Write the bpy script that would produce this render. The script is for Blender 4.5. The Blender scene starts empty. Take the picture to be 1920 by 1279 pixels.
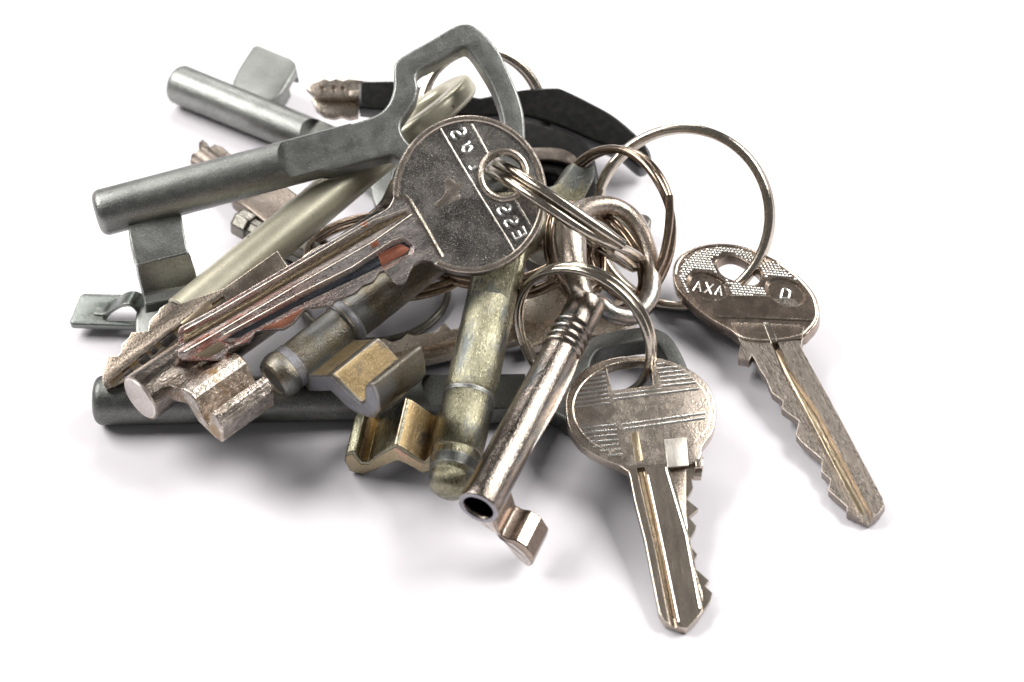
import bpy, bmesh, math, random
from mathutils import Vector, Matrix
random.seed(7)
R = math.radians
S = bpy.context.scene
COL = S.collection

# ------------------------------------------------------------------ camera
# one unit = one centimetre; the table top is z = 0
ELEV, DIST, FOCAL = R(44), 36.0, 74.0
cam_d = bpy.data.cameras.new('camera')
cam = bpy.data.objects.new('camera', cam_d)
COL.objects.link(cam)
cam.location = (0, -DIST*math.cos(ELEV), DIST*math.sin(ELEV))
cam.rotation_euler = (R(90)-ELEV, 0, 0)
cam_d.lens = FOCAL
cam_d.sensor_width = 36
cam_d.clip_start = 0.1
cam_d.clip_end = 2000
cam_d.dof.use_dof = True
cam_d.dof.focus_distance = 34.3
cam_d.dof.aperture_fstop = 0.23
S.camera = cam
FPX = FOCAL/36*1920
CX = Vector((1, 0, 0))
CY = Vector((0, math.sin(ELEV), math.cos(ELEV)))
CZ = Vector((0, -math.cos(ELEV), math.sin(ELEV)))
CO = cam.location.copy()

# ------------------------------------------------------------------ light: a studio table under two soft boxes
S.render.engine = 'CYCLES'
S.cycles.use_denoising = True
S.cycles.max_bounces = 10
S.cycles.caustics_reflective = False
S.cycles.caustics_refractive = False
S.cycles.sample_clamp_indirect = 6.0
S.view_settings.view_transform = 'Standard'
S.view_settings.look = 'None'
S.view_settings.exposure = 0.0
S.view_settings.gamma = 1.0
W = bpy.data.worlds.new('World')
S.world = W
W.use_nodes = True
bg = W.node_tree.nodes['Background']
bg.inputs[0].default_value = (1.0, 0.985, 0.965, 1)
bg.inputs[1].default_value = 0.175


def lamp(name, az, el, dist, size, power, col=(1, 0.98, 0.95)):
    l = bpy.data.lights.new(name, 'AREA')
    l.shape = 'RECTANGLE'
    l.size, l.size_y = size
    l.energy = power
    l.color = col
    o = bpy.data.objects.new(name, l)
    COL.objects.link(o)
    a, e = R(az), R(el)
    p = Vector((math.sin(a)*math.cos(e), math.cos(a)*math.cos(e), math.sin(e)))*dist
    o.location = p
    o.rotation_euler = (-p).to_track_quat('-Z', 'Y').to_euler()
    return o


lamp('softbox_lamp', -72, 46, 75, (50, 36), 62000)
lamp('softbox_lamp', 70, 46, 75, (50, 36), 62000)
lamp('softbox_lamp', -8, 34, 75, (30, 8), 15000)


# ------------------------------------------------------------------ pixel -> place helpers
def ray(u, v):
    return (CX*((u-960)/FPX) + CY*((639.5-v)/FPX) - CZ).normalized()


def P(u, v, z):
    d = ray(u, v)
    return CO + d*((z-CO.z)/d.z)


def direction(elev, azim):
    e, a = R(elev), R(azim)
    return Vector((math.sin(a)*math.cos(e), -math.cos(a)*math.cos(e), math.sin(e)))


class Frame:
    """A thing's own frame: origin, x along it, n its upper face."""
    def __init__(s, o, x, n):
        s.o = o
        s.x = x.normalized()
        s.n = (n - s.x*n.dot(s.x)).normalized()
        s.y = s.n.cross(s.x)

    def mat(s):
        m = Matrix.Identity(4)
        for i in range(3):
            m[i][0], m[i][1], m[i][2], m[i][3] = s.x[i], s.y[i], s.n[i], s.o[i]
        return m

    def loc(s, p):
        d = p - s.o
        return Vector((d.dot(s.x), d.dot(s.y), d.dot(s.n)))

    def on(s, u, v, h=0.0):
        """pixel -> local 2D on the plane at height h"""
        d = ray(u, v)
        o = s.o + s.n*h
        t = (o-CO).dot(s.n)/d.dot(s.n)
        q = s.loc(CO + d*t)
        return (q.x, q.y)

    def poly(s, pts, h=0.0):
        return [s.on(u, v, h) for u, v in pts]

    def end(s, pts, x0):
        """pixels -> local (y, h) on the cross section at x = x0"""
        out = []
        o = s.o + s.x*x0
        for u, v in pts:
            d = ray(u, v)
            t = (o-CO).dot(s.x)/d.dot(s.x)
            q = s.loc(CO + d*t)
            out.append((q.y, q.z))
        return out


def axis_frame(a, b, elev=90, azim=0):
    A, B = P(*a), P(*b)
    return Frame(A, B-A, direction(elev, azim))


def plane_frame(pt, toward, elev, azim):
    o = P(*pt)
    n = direction(elev, azim)
    d = ray(*toward)
    q = CO + d*((o-CO).dot(n)/d.dot(n))
    return Frame(o, q-o, n)


# ------------------------------------------------------------------ object helpers
def thing(name, frame, label, cat, group=None):
    o = bpy.data.objects.new(name, None)
    o.empty_display_size = 0.3
    COL.objects.link(o)
    o.matrix_world = frame.mat()
    o['label'] = label
    o['category'] = cat
    if group:
        o['group'] = group
    return o


def finish(me, angle=32):
    for p in me.polygons:
        p.use_smooth = True
    me.set_sharp_from_angle(angle=R(angle))


def part(name, me, mat, parent=None, label=None, angle=32, bevel=0, kind=None):
    me.name = name
    finish(me, angle)
    me.materials.clear()
    me.materials.append(mat)
    o = bpy.data.objects.new(name, me)
    COL.objects.link(o)
    o.parent = parent
    if label:
        o['label'] = label
    if kind:
        o['kind'] = kind
    if bevel:
        m = o.modifiers.new('bevel', 'BEVEL')
        m.width = bevel
        m.segments = 2
        m.limit_method = 'ANGLE'
        m.angle_limit = R(35)
    return o


def from_bm(bm):
    me = bpy.data.meshes.new('m')
    bmesh.ops.recalc_face_normals(bm, faces=bm.faces)
    bm.to_mesh(me)
    bm.free()
    return me


def cr(pts, n=5, closed=False):
    """smooth a list of points (Catmull-Rom)"""
    P_ = [Vector(p) for p in pts]
    k = len(P_)
    out = []
    for i in range(k if closed else k-1):
        if closed:
            a, b, c, d = P_[i-1], P_[i], P_[(i+1) % k], P_[(i+2) % k]
        else:
            a, b, c, d = P_[max(i-1, 0)], P_[i], P_[i+1], P_[min(i+2, k-1)]
        for j in range(n):
            t = j/n
            out.append(0.5*((2*b) + (c-a)*t + (2*a-5*b+4*c-d)*t*t + (3*b-a-3*c+d)*t*t*t))
    if not closed:
        out.append(P_[-1])
    return [tuple(q) for q in out]


def ell(cx, cy, a, b, ang=0, t0=0, t1=360, n=48):
    c, s = math.cos(R(ang)), math.sin(R(ang))
    out = []
    m = n if abs(t1-t0) >= 360 else n+1
    for i in range(m):
        t = R(t0 + (t1-t0)*i/n)
        x, y = a*math.cos(t), b*math.sin(t)
        out.append((cx + x*c - y*s, cy + x*s + y*c))
    return out


def plate(outer, holes=(), top=0.0, thick=0.2, bev=0.02, res=2):
    """flat piece with real thickness and rounded edges: face at `top`, body below it"""
    cu = bpy.data.curves.new('c', 'CURVE')
    cu.dimensions = '2D'
    cu.fill_mode = 'BOTH'
    cu.extrude = max(thick/2-bev, 0.001)
    cu.bevel_depth = bev
    cu.offset = -bev
    cu.bevel_resolution = res
    for ring in [outer] + list(holes):
        sp = cu.splines.new('POLY')
        sp.points.add(len(ring)-1)
        for q, p in zip(sp.points, ring):
            q.co = (p[0], p[1], 0, 1)
        sp.use_cyclic_u = True
    o = bpy.data.objects.new('c', cu)
    COL.objects.link(o)
    dg = bpy.context.evaluated_depsgraph_get()
    me = bpy.data.meshes.new_from_object(o.evaluated_get(dg))
    bpy.data.objects.remove(o)
    bpy.data.curves.remove(cu)
    bm = bmesh.new()
    bm.from_mesh(me)
    bpy.data.meshes.remove(me)
    bmesh.ops.remove_doubles(bm, verts=bm.verts, dist=1e-5)
    bmesh.ops.translate(bm, verts=bm.verts, vec=(0, 0, top-thick/2))
    return from_bm(bm)


def prism(poly, z0, z1):
    bm = bmesh.new()
    v = [bm.verts.new((p[0], p[1], z0)) for p in poly]
    f = bm.faces.new(v)
    r = bmesh.ops.extrude_face_region(bm, geom=[f])
    bmesh.ops.translate(bm, verts=[e for e in r['geom'] if isinstance(e, bmesh.types.BMVert)], vec=(0, 0, z1-z0))
    return from_bm(bm)


def groove(bottom, top, z0, z1):
    """cutter with slanted walls: `bottom` outline at z0, `top` outline at z1 (same count)"""
    bm = bmesh.new()
    a = [bm.verts.new((p[0], p[1], z0)) for p in bottom]
    b = [bm.verts.new((p[0], p[1], z1)) for p in top]
    n = len(a)
    bm.faces.new(a)
    bm.faces.new(b)
    for i in range(n):
        bm.faces.new((a[i], a[(i+1) % n], b[(i+1) % n], b[i]))
    return from_bm(bm)


def section(prof, x0, x1, nx=1, rough=0.0):
    """a cross section (y, h) carried along local x"""
    bm = bmesh.new()
    rows = []
    for i in range(nx+1):
        x = x0 + (x1-x0)*i/nx
        rows.append([bm.verts.new((x, y, h)) for y, h in prof])
    n = len(prof)
    for i in range(nx):
        for j in range(n):
            bm.faces.new((rows[i][j], rows[i][(j+1) % n], rows[i+1][(j+1) % n], rows[i+1][j]))
    bm.faces.new(rows[0])
    bm.faces.new(list(reversed(rows[-1])))
    return from_bm(bm)


def lathe(prof, seg=40, close=True):
    """(x, r) turned round the local x axis"""
    bm = bmesh.new()
    rings = []
    for x, r in prof:
        if r < 1e-4:
            rings.append([bm.verts.new((x, 0, 0))])
        else:
            rings.append([bm.verts.new((x, r*math.cos(2*math.pi*k/seg), r*math.sin(2*math.pi*k/seg))) for k in range(seg)])
    for a, b in zip(rings, rings[1:]):
        for k in range(seg):
            k2 = (k+1) % seg
            if len(a) == 1 and len(b) == 1:
                continue
            if len(a) == 1:
                bm.faces.new((a[0], b[k2], b[k]))
            elif len(b) == 1:
                bm.faces.new((a[k], a[k2], b[0]))
            else:
                bm.faces.new((a[k], a[k2], b[k2], b[k]))
    return from_bm(bm)


def tube(pts, rad, closed=False, seg=10, flat=1.0, cap=True):
    """sweep a round section along points; rad may be a list"""
    P_ = [Vector(p) for p in pts]
    n = len(P_)
    rr = rad if isinstance(rad, (list, tuple)) else [rad]*n
    bm = bmesh.new()
    nrm = None
    rings = []
    for i in range(n):
        a = P_[i-1] if (i > 0 or closed) else P_[i]
        b = P_[(i+1) % n] if (i < n-1 or closed) else P_[i]
        t = (b-a).normalized()
        if nrm is None:
            up = Vector((0, 0, 1)) if abs(t.z) < 0.9 else Vector((0, 1, 0))
            nrm = (up - t*up.dot(t)).normalized()
        else:
            nrm = (nrm - t*nrm.dot(t)).normalized()
        bi = t.cross(nrm)
        rings.append([bm.verts.new(P_[i] + (nrm*math.cos(2*math.pi*k/seg)*flat + bi*math.sin(2*math.pi*k/seg))*rr[i]) for k in range(seg)])
    m = n if closed else n-1
    for i in range(m):
        a, b = rings[i], rings[(i+1) % n]
        off = 0
        if closed and i == n-1:
            off = min(range(seg), key=lambda o: (a[0].co-b[o].co).length)
        for k in range(seg):
            bm.faces.new((a[k], a[(k+1) % seg], b[(k+1+off) % seg], b[(k+off) % seg]))
    if not closed and cap:
        bm.faces.new(rings[0])
        bm.faces.new(list(reversed(rings[-1])))
    return from_bm(bm)


def join_meshes(ms):
    bm = bmesh.new()
    for m in ms:
        bm.from_mesh(m)
        bpy.data.meshes.remove(m)
    me = bpy.data.meshes.new('m')
    bm.to_mesh(me)
    bm.free()
    return me


def boolean(me, cutters, op='DIFFERENCE'):
    o = bpy.data.objects.new('t', me)
    COL.objects.link(o)
    tmp = [o]
    for c in cutters:
        co = bpy.data.objects.new('t', c)
        COL.objects.link(co)
        tmp.append(co)
        m = o.modifiers.new('b', 'BOOLEAN')
        m.operation = op
        m.solver = 'EXACT'
        m.object = co
    bpy.context.view_layer.update()
    dg = bpy.context.evaluated_depsgraph_get()
    out = bpy.data.meshes.new_from_object(o.evaluated_get(dg))
    for t in tmp:
        d = t.data
        bpy.data.objects.remove(t)
        bpy.data.meshes.remove(d)
    return out


def ribbon(left, right, thick, n=1):
    """a bent strip between two local 3D polylines, thickened away from its upper face"""
    bm = bmesh.new()
    L = [Vector(p) for p in left]
    Q = [Vector(p) for p in right]
    k = len(L)
    nr = []
    for i in range(k):
        t = (L[min(i+1, k-1)]-L[max(i-1, 0)]).normalized()
        a = (Q[i]-L[i]).normalized()
        nn = a.cross(t).normalized()
        nr.append(nn)
    top = [(bm.verts.new(L[i]), bm.verts.new(Q[i])) for i in range(k)]
    bot = [(bm.verts.new(L[i]+nr[i]*thick), bm.verts.new(Q[i]+nr[i]*thick)) for i in range(k)]
    for i in range(k-1):
        bm.faces.new((top[i][0], top[i][1], top[i+1][1], top[i+1][0]))
        bm.faces.new((bot[i][0], bot[i+1][0], bot[i+1][1], bot[i][1]))
        bm.faces.new((top[i][0], top[i+1][0], bot[i+1][0], bot[i][0]))
        bm.faces.new((top[i][1], bot[i][1], bot[i+1][1], top[i+1][1]))
    bm.faces.new((top[0][0], bot[0][0], bot[0][1], top[0][1]))
    bm.faces.new((top[-1][0], top[-1][1], bot[-1][1], bot[-1][0]))
    return from_bm(bm)


# ------------------------------------------------------------------ materials
def metal(name, c1, c2, rough=0.35, rvar=0.15, scale=3.0, speck=28.0, bump=0.25, c3=None, c3amt=0.0,
          c3scale=1.2, metallic=1.0, aniso=None, wear=None, dist=0.02, spots=None, fine=0.35, grad=None):
    m = bpy.data.materials.new(name)
    m.use_nodes = True
    nt = m.node_tree
    N, L = nt.nodes, nt.links
    b = N['Principled BSDF']
    b.inputs['Metallic'].default_value = metallic
    tc = N.new('ShaderNodeTexCoord')
    mp = N.new('ShaderNodeMapping')
    oi = N.new('ShaderNodeObjectInfo')
    L.new(tc.outputs['Object'], mp.inputs['Vector'])
    if aniso:
        mp.inputs['Scale'].default_value = aniso
    base = mp.outputs['Vector']

    def noise(sc, det=4, ro=0.55, vec=None):
        n = N.new('ShaderNodeTexNoise')
        n.inputs['Scale'].default_value = sc
        n.inputs['Detail'].default_value = det
        n.inputs['Roughness'].default_value = ro
        L.new(vec or base, n.inputs['Vector'])
        return n.outputs['Fac']

    def ramp(fac, lo, hi, a=0.0, z=1.0):
        r = N.new('ShaderNodeMapRange')
        r.inputs['From Min'].default_value = lo
        r.inputs['From Max'].default_value = hi
        r.inputs['To Min'].default_value = a
        r.inputs['To Max'].default_value = z
        L.new(fac, r.inputs['Value'])
        return r.outputs['Result']

    def mix(fac, a, c):
        x = N.new('ShaderNodeMix')
        x.data_type = 'RGBA'
        L.new(fac, x.inputs['Factor'])
        for s, k in ((a, 6), (c, 7)):
            if isinstance(s, tuple):
                x.inputs[k].default_value = (*s, 1)
            else:
                L.new(s, x.inputs[k])
        return x.outputs[2]

    big = noise(scale, 5, 0.6)
    col = mix(ramp(big, 0.32, 0.68), c1, c2)
    sp = noise(speck, 3, 0.7)
    dark = tuple(x*(1-fine) for x in c1)
    col = mix(ramp(sp, 0.56, 0.74), col, tuple(min(1, x*(1+fine*1.2)) for x in c2))
    col = mix(ramp(sp, 0.44, 0.28), col, dark)
    if c3:
        f = noise(c3scale, 6, 0.65)
        lo = 0.62-c3amt*0.35
        col = mix(ramp(f, lo, lo+0.12), col, c3)
    if spots:
        v = N.new('ShaderNodeTexVoronoi')
        v.inputs['Scale'].default_value = spots[1]
        L.new(base, v.inputs['Vector'])
        col = mix(ramp(v.outputs['Distance'], 0.10, 0.04), col, spots[0])
    if wear:
        g = N.new('ShaderNodeNewGeometry')
        bv = N.new('ShaderNodeBevel')
        bv.samples = 4
        bv.inputs['Radius'].default_value = 0.035
        dt = N.new('ShaderNodeVectorMath')
        dt.operation = 'DOT_PRODUCT'
        L.new(g.outputs['Normal'], dt.inputs[0])
        L.new(bv.outputs['Normal'], dt.inputs[1])
        wm = N.new('ShaderNodeMath')
        wm.operation = 'MULTIPLY'
        L.new(ramp(dt.outputs['Value'], 0.985, 0.90), wm.inputs[0])
        L.new(ramp(noise(9, 4, 0.7), 0.35, 0.55), wm.inputs[1])
        col = mix(wm.outputs[0], col, wear)
    if grad:
        sx = N.new('ShaderNodeSeparateXYZ')
        L.new(tc.outputs['Object'], sx.inputs[0])
        gm = N.new('ShaderNodeMath')
        gm.operation = 'MULTIPLY'
        L.new(ramp(sx.outputs[0], grad[0], grad[1]), gm.inputs[0])
        L.new(ramp(noise(3.4, 7, 0.75), 0.42, 0.60), gm.inputs[1])
        col = mix(gm.outputs[0], col, grad[2])
    L.new(col, b.inputs['Base Color'])
    L.new(ramp(noise(scale*2.2, 5, 0.65), 0.3, 0.7, max(rough-rvar, 0.05), rough+rvar), b.inputs['Roughness'])
    # fine relief: grain plus hairline scratches
    h1 = noise(speck*0.8, 4, 0.7)
    w = N.new('ShaderNodeTexNoise')
    w.inputs['Scale'].default_value = 6
    w.inputs['Detail'].default_value = 3
    mp2 = N.new('ShaderNodeMapping')
    mp2.inputs['Scale'].default_value = (0.6, 12, 9)
    mp2.inputs['Rotation'].default_value = (0.2, 0.3, 0.5)
    L.new(tc.outputs['Object'], mp2.inputs['Vector'])
    L.new(mp2.outputs['Vector'], w.inputs['Vector'])
    ad = N.new('ShaderNodeMath')
    ad.operation = 'MULTIPLY_ADD'
    L.new(w.outputs['Fac'], ad.inputs[0])
    ad.inputs[1].default_value = 0.35
    L.new(h1, ad.inputs[2])
    ad2 = N.new('ShaderNodeMath')
    ad2.operation = 'MULTIPLY_ADD'
    L.new(big, ad2.inputs[0])
    ad2.inputs[1].default_value = 0.2
    L.new(ad.outputs[0], ad2.inputs[2])
    bp = N.new('ShaderNodeBump')
    bp.inputs['Strength'].default_value = bump
    bp.inputs['Distance'].default_value = dist
    L.new(ad2.outputs[0], bp.inputs['Height'])
    L.new(bp.outputs['Normal'], b.inputs['Normal'])
    return m


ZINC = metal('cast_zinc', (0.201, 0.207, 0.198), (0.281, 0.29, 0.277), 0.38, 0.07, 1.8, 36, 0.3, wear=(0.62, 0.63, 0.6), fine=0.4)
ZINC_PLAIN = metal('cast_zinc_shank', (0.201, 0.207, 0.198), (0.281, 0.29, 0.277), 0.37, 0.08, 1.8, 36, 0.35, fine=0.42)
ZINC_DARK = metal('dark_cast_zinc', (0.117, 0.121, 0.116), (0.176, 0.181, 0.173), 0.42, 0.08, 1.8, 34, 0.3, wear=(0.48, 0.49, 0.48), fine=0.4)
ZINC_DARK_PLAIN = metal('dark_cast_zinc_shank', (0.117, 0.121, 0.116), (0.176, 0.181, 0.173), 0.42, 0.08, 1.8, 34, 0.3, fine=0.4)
SATIN = metal('satin_nickel', (0.47, 0.445, 0.34), (0.54, 0.51, 0.40), 0.36, 0.06, 1.2, 30, 0.12, metallic=0.55, spots=((0.2, 0.14, 0.09), 2.3), fine=0.15)
SILVER = metal('worn_silver', (0.13, 0.124, 0.12), (0.44, 0.41, 0.38), 0.24, 0.10, 1.0, 44, 0.42, wear=(0.9, 0.84, 0.74), fine=0.6)
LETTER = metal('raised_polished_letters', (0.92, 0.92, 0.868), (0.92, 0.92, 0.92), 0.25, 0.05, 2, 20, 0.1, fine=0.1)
NAVY = metal('navy_groove', (0.07, 0.074, 0.087), (0.14, 0.147, 0.168), 0.3, 0.1, 2.0, 30, 0.4, aniso=(0.3, 2, 2), fine=0.5)  # dark blue-black tone for the floor of the wide groove
NOTCH_SHADE = metal('notch_shade_steel', (0.063, 0.056, 0.053), (0.126, 0.112, 0.105), 0.3, 0.1, 2.0, 20, 0.2, fine=0.2)  # dark tone that paints the shade inside the notches
BROWN_STEEL = metal('brown_steel', (0.147, 0.122, 0.103), (0.216, 0.186, 0.162), 0.33, 0.08, 2.0, 20, 0.3, fine=0.3)
CHROME_DARK = metal('worn_thick_wire', (0.378, 0.326, 0.273), (0.588, 0.515, 0.452), 0.22, 0.08, 2.2, 30, 0.45, c3=(0.28, 0.28, 0.28), c3amt=0.25, fine=0.45)
COPPERY = metal('coppery_silver_blade', (0.28, 0.259, 0.252), (0.588, 0.532, 0.504), 0.26, 0.10, 2.4, 40, 0.45, aniso=(0.5, 1.8, 1.8), wear=(0.9, 0.8, 0.72), fine=0.55, grad=(2.2, 4.4, (0.378, 0.161, 0.126)))
NICKEL = metal('nickel', (0.512, 0.443, 0.374), (0.611, 0.531, 0.462), 0.26, 0.08, 2.2, 30, 0.25, wear=(0.8, 0.72, 0.62), fine=0.22)
NICKEL_DARK = metal('brown_nickel', (0.286, 0.227, 0.189), (0.361, 0.294, 0.244), 0.26, 0.06, 1.6, 32, 0.15, wear=(0.75, 0.68, 0.58), fine=0.25)
BROWN_NICKEL = metal('worn_nickel_blade', (0.297, 0.244, 0.196), (0.452, 0.381, 0.321), 0.26, 0.06, 2.2, 32, 0.25, wear=(0.85, 0.78, 0.66), fine=0.4)
NICKEL_LIGHT = metal('bright_nickel', (0.595, 0.512, 0.428), (0.738, 0.643, 0.547), 0.27, 0.06, 1.6, 32, 0.2, wear=(0.9, 0.82, 0.7), fine=0.25)
NICKEL_BLADE = metal('brushed_nickel_blade', (0.25, 0.217, 0.191), (0.366, 0.316, 0.275), 0.27, 0.08, 2.0, 18, 0.35, aniso=(0.4, 3, 3), fine=0.3)
CHROME = metal('shiny_nickel', (0.13, 0.11, 0.095), (0.42, 0.365, 0.32), 0.15, 0.06, 2.2, 30, 0.3, c3=(0.17, 0.18, 0.185), c3amt=0.2, c3scale=2.0, aniso=(0.45, 1.6, 1.6), fine=0.45)
CHROME_ROUGH = metal('lumpy_plating', (0.22, 0.19, 0.16), (0.66, 0.59, 0.53), 0.15, 0.07, 3.2, 15, 0.9, c3=(0.34, 0.23, 0.12), c3amt=0.22, c3scale=2.0, wear=(0.95, 0.88, 0.8), fine=0.45)
CHROME_CUT = metal('matt_cut_face', (0.50, 0.46, 0.43), (0.60, 0.55, 0.52), 0.42, 0.06, 2.0, 14, 0.2, wear=(0.9, 0.85, 0.8), fine=0.2)
MILLED_GLINT = metal('milled_nickel_glint', (0.52, 0.48, 0.43), (0.74, 0.70, 0.64), 0.36, 0.08, 2.6, 22, 0.25, aniso=(0.25, 3, 3), wear=(0.9, 0.86, 0.8), fine=0.3)  # pale tone with the reflected light painted into it
NICKEL_STRIPE = metal('milled_nickel_blade', (0.46, 0.39, 0.325), (0.52, 0.445, 0.38), 0.24, 0.04, 1.6, 30, 0.10, aniso=(0.4, 2, 2), wear=(0.85, 0.77, 0.65), fine=0.22)
BRASSY = metal('worn_brass_zinc', (0.165, 0.135, 0.09), (0.27, 0.255, 0.215), 0.36, 0.10, 2.6, 36, 0.5, c3=(0.22, 0.225, 0.22), c3amt=0.35, c3scale=1.8, wear=(0.5, 0.46, 0.4), fine=0.7)
BRASS_FACE = metal('dirty_brass_face', (0.30, 0.22, 0.115), (0.42, 0.315, 0.175), 0.40, 0.08, 2.5, 36, 0.4, c3=(0.17, 0.15, 0.12), c3amt=0.2, c3scale=2.5, wear=(0.6, 0.52, 0.4), fine=0.6)
OLIVE = metal('olive_brass', (0.17, 0.158, 0.105), (0.34, 0.325, 0.235), 0.30, 0.10, 3.0, 32, 0.6, c3=(0.15, 0.16, 0.155), c3amt=0.25, c3scale=1.6, aniso=(0.6, 1.4, 1.4), wear=(0.5, 0.47, 0.38), fine=0.65)
ZINC_END = metal('grey_zinc_edge', (0.252, 0.252, 0.269), (0.353, 0.353, 0.378), 0.5, 0.08, 2.5, 22, 0.4, fine=0.3)
PINK_END = metal('pinkish_zinc_edge', (0.441, 0.347, 0.252), (0.473, 0.441, 0.231), 0.45, 0.08, 1.6, 22, 0.4, c3=(0.7, 0.42, 0.336), c3amt=0.4, c3scale=1.4, fine=0.3)
WIRE = metal('steel_ring_wire', (0.38, 0.34, 0.285), (0.56, 0.505, 0.43), 0.16, 0.06, 1.6, 24, 0.15, fine=0.25)
WIRE_BROWN = metal('brown_ring_wire', (0.25, 0.19, 0.14), (0.42, 0.33, 0.26), 0.18, 0.06, 1.6, 24, 0.15, fine=0.25)
STEEL_TAG = metal('stamped_steel', (0.177, 0.193, 0.182), (0.236, 0.252, 0.236), 0.34, 0.08, 1.8, 24, 0.25, wear=(0.75, 0.77, 0.72), fine=0.25)
DARK_STEEL = metal('dark_steel', (0.134, 0.126, 0.109), (0.218, 0.21, 0.185), 0.35, 0.1, 2.0, 20, 0.2, fine=0.25)
GOLD_EDGE = metal('bare_brass', (0.52, 0.41, 0.27), (0.68, 0.56, 0.40), 0.28, 0.06, 2.0, 16, 0.2, aniso=(0.3, 2, 2), fine=0.25)
GROOVE_BROWN = metal('brown_groove', (0.26, 0.19, 0.125), (0.42, 0.33, 0.22), 0.28, 0.08, 2.0, 30, 0.35, aniso=(0.4, 2, 2), fine=0.45)
COPPER = metal('bare_copper', (0.578, 0.21, 0.137), (0.651, 0.283, 0.189), 0.35, 0.08, 2.0, 22, 0.3, aniso=(0.3, 2, 2), fine=0.3)


def plain(name, c, rough, bump=0.2, sc=14, c2=None):
    m = bpy.data.materials.new(name)
    m.use_nodes = True
    N, L = m.node_tree.nodes, m.node_tree.links
    b = N['Principled BSDF']
    n = N.new('ShaderNodeTexNoise')
    n.inputs['Scale'].default_value = sc
    n.inputs['Detail'].default_value = 6
    tc = N.new('ShaderNodeTexCoord')
    L.new(tc.outputs['Object'], n.inputs['Vector'])
    x = N.new('ShaderNodeMix')
    x.data_type = 'RGBA'
    r = N.new('ShaderNodeMapRange')
    r.inputs['From Min'].default_value = 0.4
    r.inputs['From Max'].default_value = 0.72
    L.new(n.outputs['Fac'], r.inputs['Value'])
    L.new(r.outputs['Result'], x.inputs['Factor'])
    x.inputs[6].default_value = (*c, 1)
    x.inputs[7].default_value = (*(c2 or c), 1)
    L.new(x.outputs[2], b.inputs['Base Color'])
    b.inputs['Roughness'].default_value = rough
    bp = N.new('ShaderNodeBump')
    bp.inputs['Strength'].default_value = bump
    bp.inputs['Distance'].default_value = 0.01
    L.new(n.outputs['Fac'], bp.inputs['Height'])
    L.new(bp.outputs['Normal'], b.inputs['Normal'])
    return m


BLACK = plain('black_plastic', (0.005, 0.005, 0.005), 0.26, 0.5, 7, (0.014, 0.0135, 0.013))
PAPER = plain('white_table', (0.905, 0.875, 0.925), 0.6, 0.0, 2, (0.915, 0.89, 0.935))

# ------------------------------------------------------------------ the table
bm = bmesh.new()
bmesh.ops.create_grid(bm, x_segments=2, y_segments=2, size=150)
tb = part('table_surface', from_bm(bm), PAPER)
tb['kind'] = 'structure'
tb['label'] = 'plain white studio table surface under the keys'


# ------------------------------------------------------------------ shared builders
def round_shank(L_, r, r_end=None, x0=0.0, cap=0.16, seg=44):
    r_end = r if r_end is None else r_end
    pr = [(x0, 0), (x0, r_end-cap)]
    for i in range(1, 7):
        a = R(90*i/6)
        pr.append((x0+cap*(1-math.cos(a)), r_end-cap+cap*math.sin(a)))
    n = 8
    for i in range(1, n+1):
        t = i/n
        pr.append((x0+cap+(L_-x0-cap)*t, r_end+(r-r_end)*min(1, t*1.6)))
    pr.append((L_, 0))
    return lathe(pr, seg)


def flat_cut(x0, x1, w, h, sgn=1):
    """mill cutter: U-shaped start at x0, leaves a flat at height h"""
    pts = [(x0 + w*(1-math.sin(R(a))), w*math.cos(R(a))) for a in range(0, 181, 12)]
    pts = [(x1, w)] + pts + [(x1, -w)]
    return prism(pts, h, 2.0) if sgn > 0 else prism(pts, -2.0, -h)


def ring(name, label, cx, cy, a, b, ang, z, sign, wire, gap=0, mat=None, coils=2, group='split rings of the key bunch', start=0, spread=1.0, lift=0.0):
    """a split ring of round wire: two turns lying side by side, crossing over at `gap` degrees"""
    if b > a:
        a, b, ang = b, a, ang+90
    c = P(cx, cy, z)
    sc = (c-CO).dot(-CZ)/FPX
    rad = a*sc
    ca, sa = math.cos(R(ang)), math.sin(R(ang))
    M = CX*ca - CY*sa
    m = -CX*sa - CY*ca
    k = b/a
    V = m*k + CZ*(sign*math.sqrt(max(0, 1-k*k)))
    fr = Frame(c, M, M.cross(V))
    o_pts, rr = [], []
    n = 110*coils
    tot = 2*math.pi*coils
    for i in range(n+1):
        t = tot*i/n
        if coils > 1:
            u = (t-2*math.pi)/R(34)
            s = 0.5+0.5*math.tanh(u*1.8)
            h = (s-0.5)*2*wire*spread
        else:
            h = 0
        # the free ends stand off a little
        e = t
        off = lift*max(0, 1-e/R(40))**2
        th = t + R(gap)
        vv = rad + off
        o_pts.append((vv*math.cos(th), vv*math.sin(th), h))
    me = tube(o_pts, wire, seg=12)
    ob = part(name, me, mat or WIRE, None, angle=50)
    ob.matrix_world = fr.mat()
    ob['label'] = label
    ob['category'] = 'key ring'
    ob['group'] = group
    return ob


G_LEVER = 'lever keys with round shanks'
G_CYL = 'flat cylinder keys'

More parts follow.
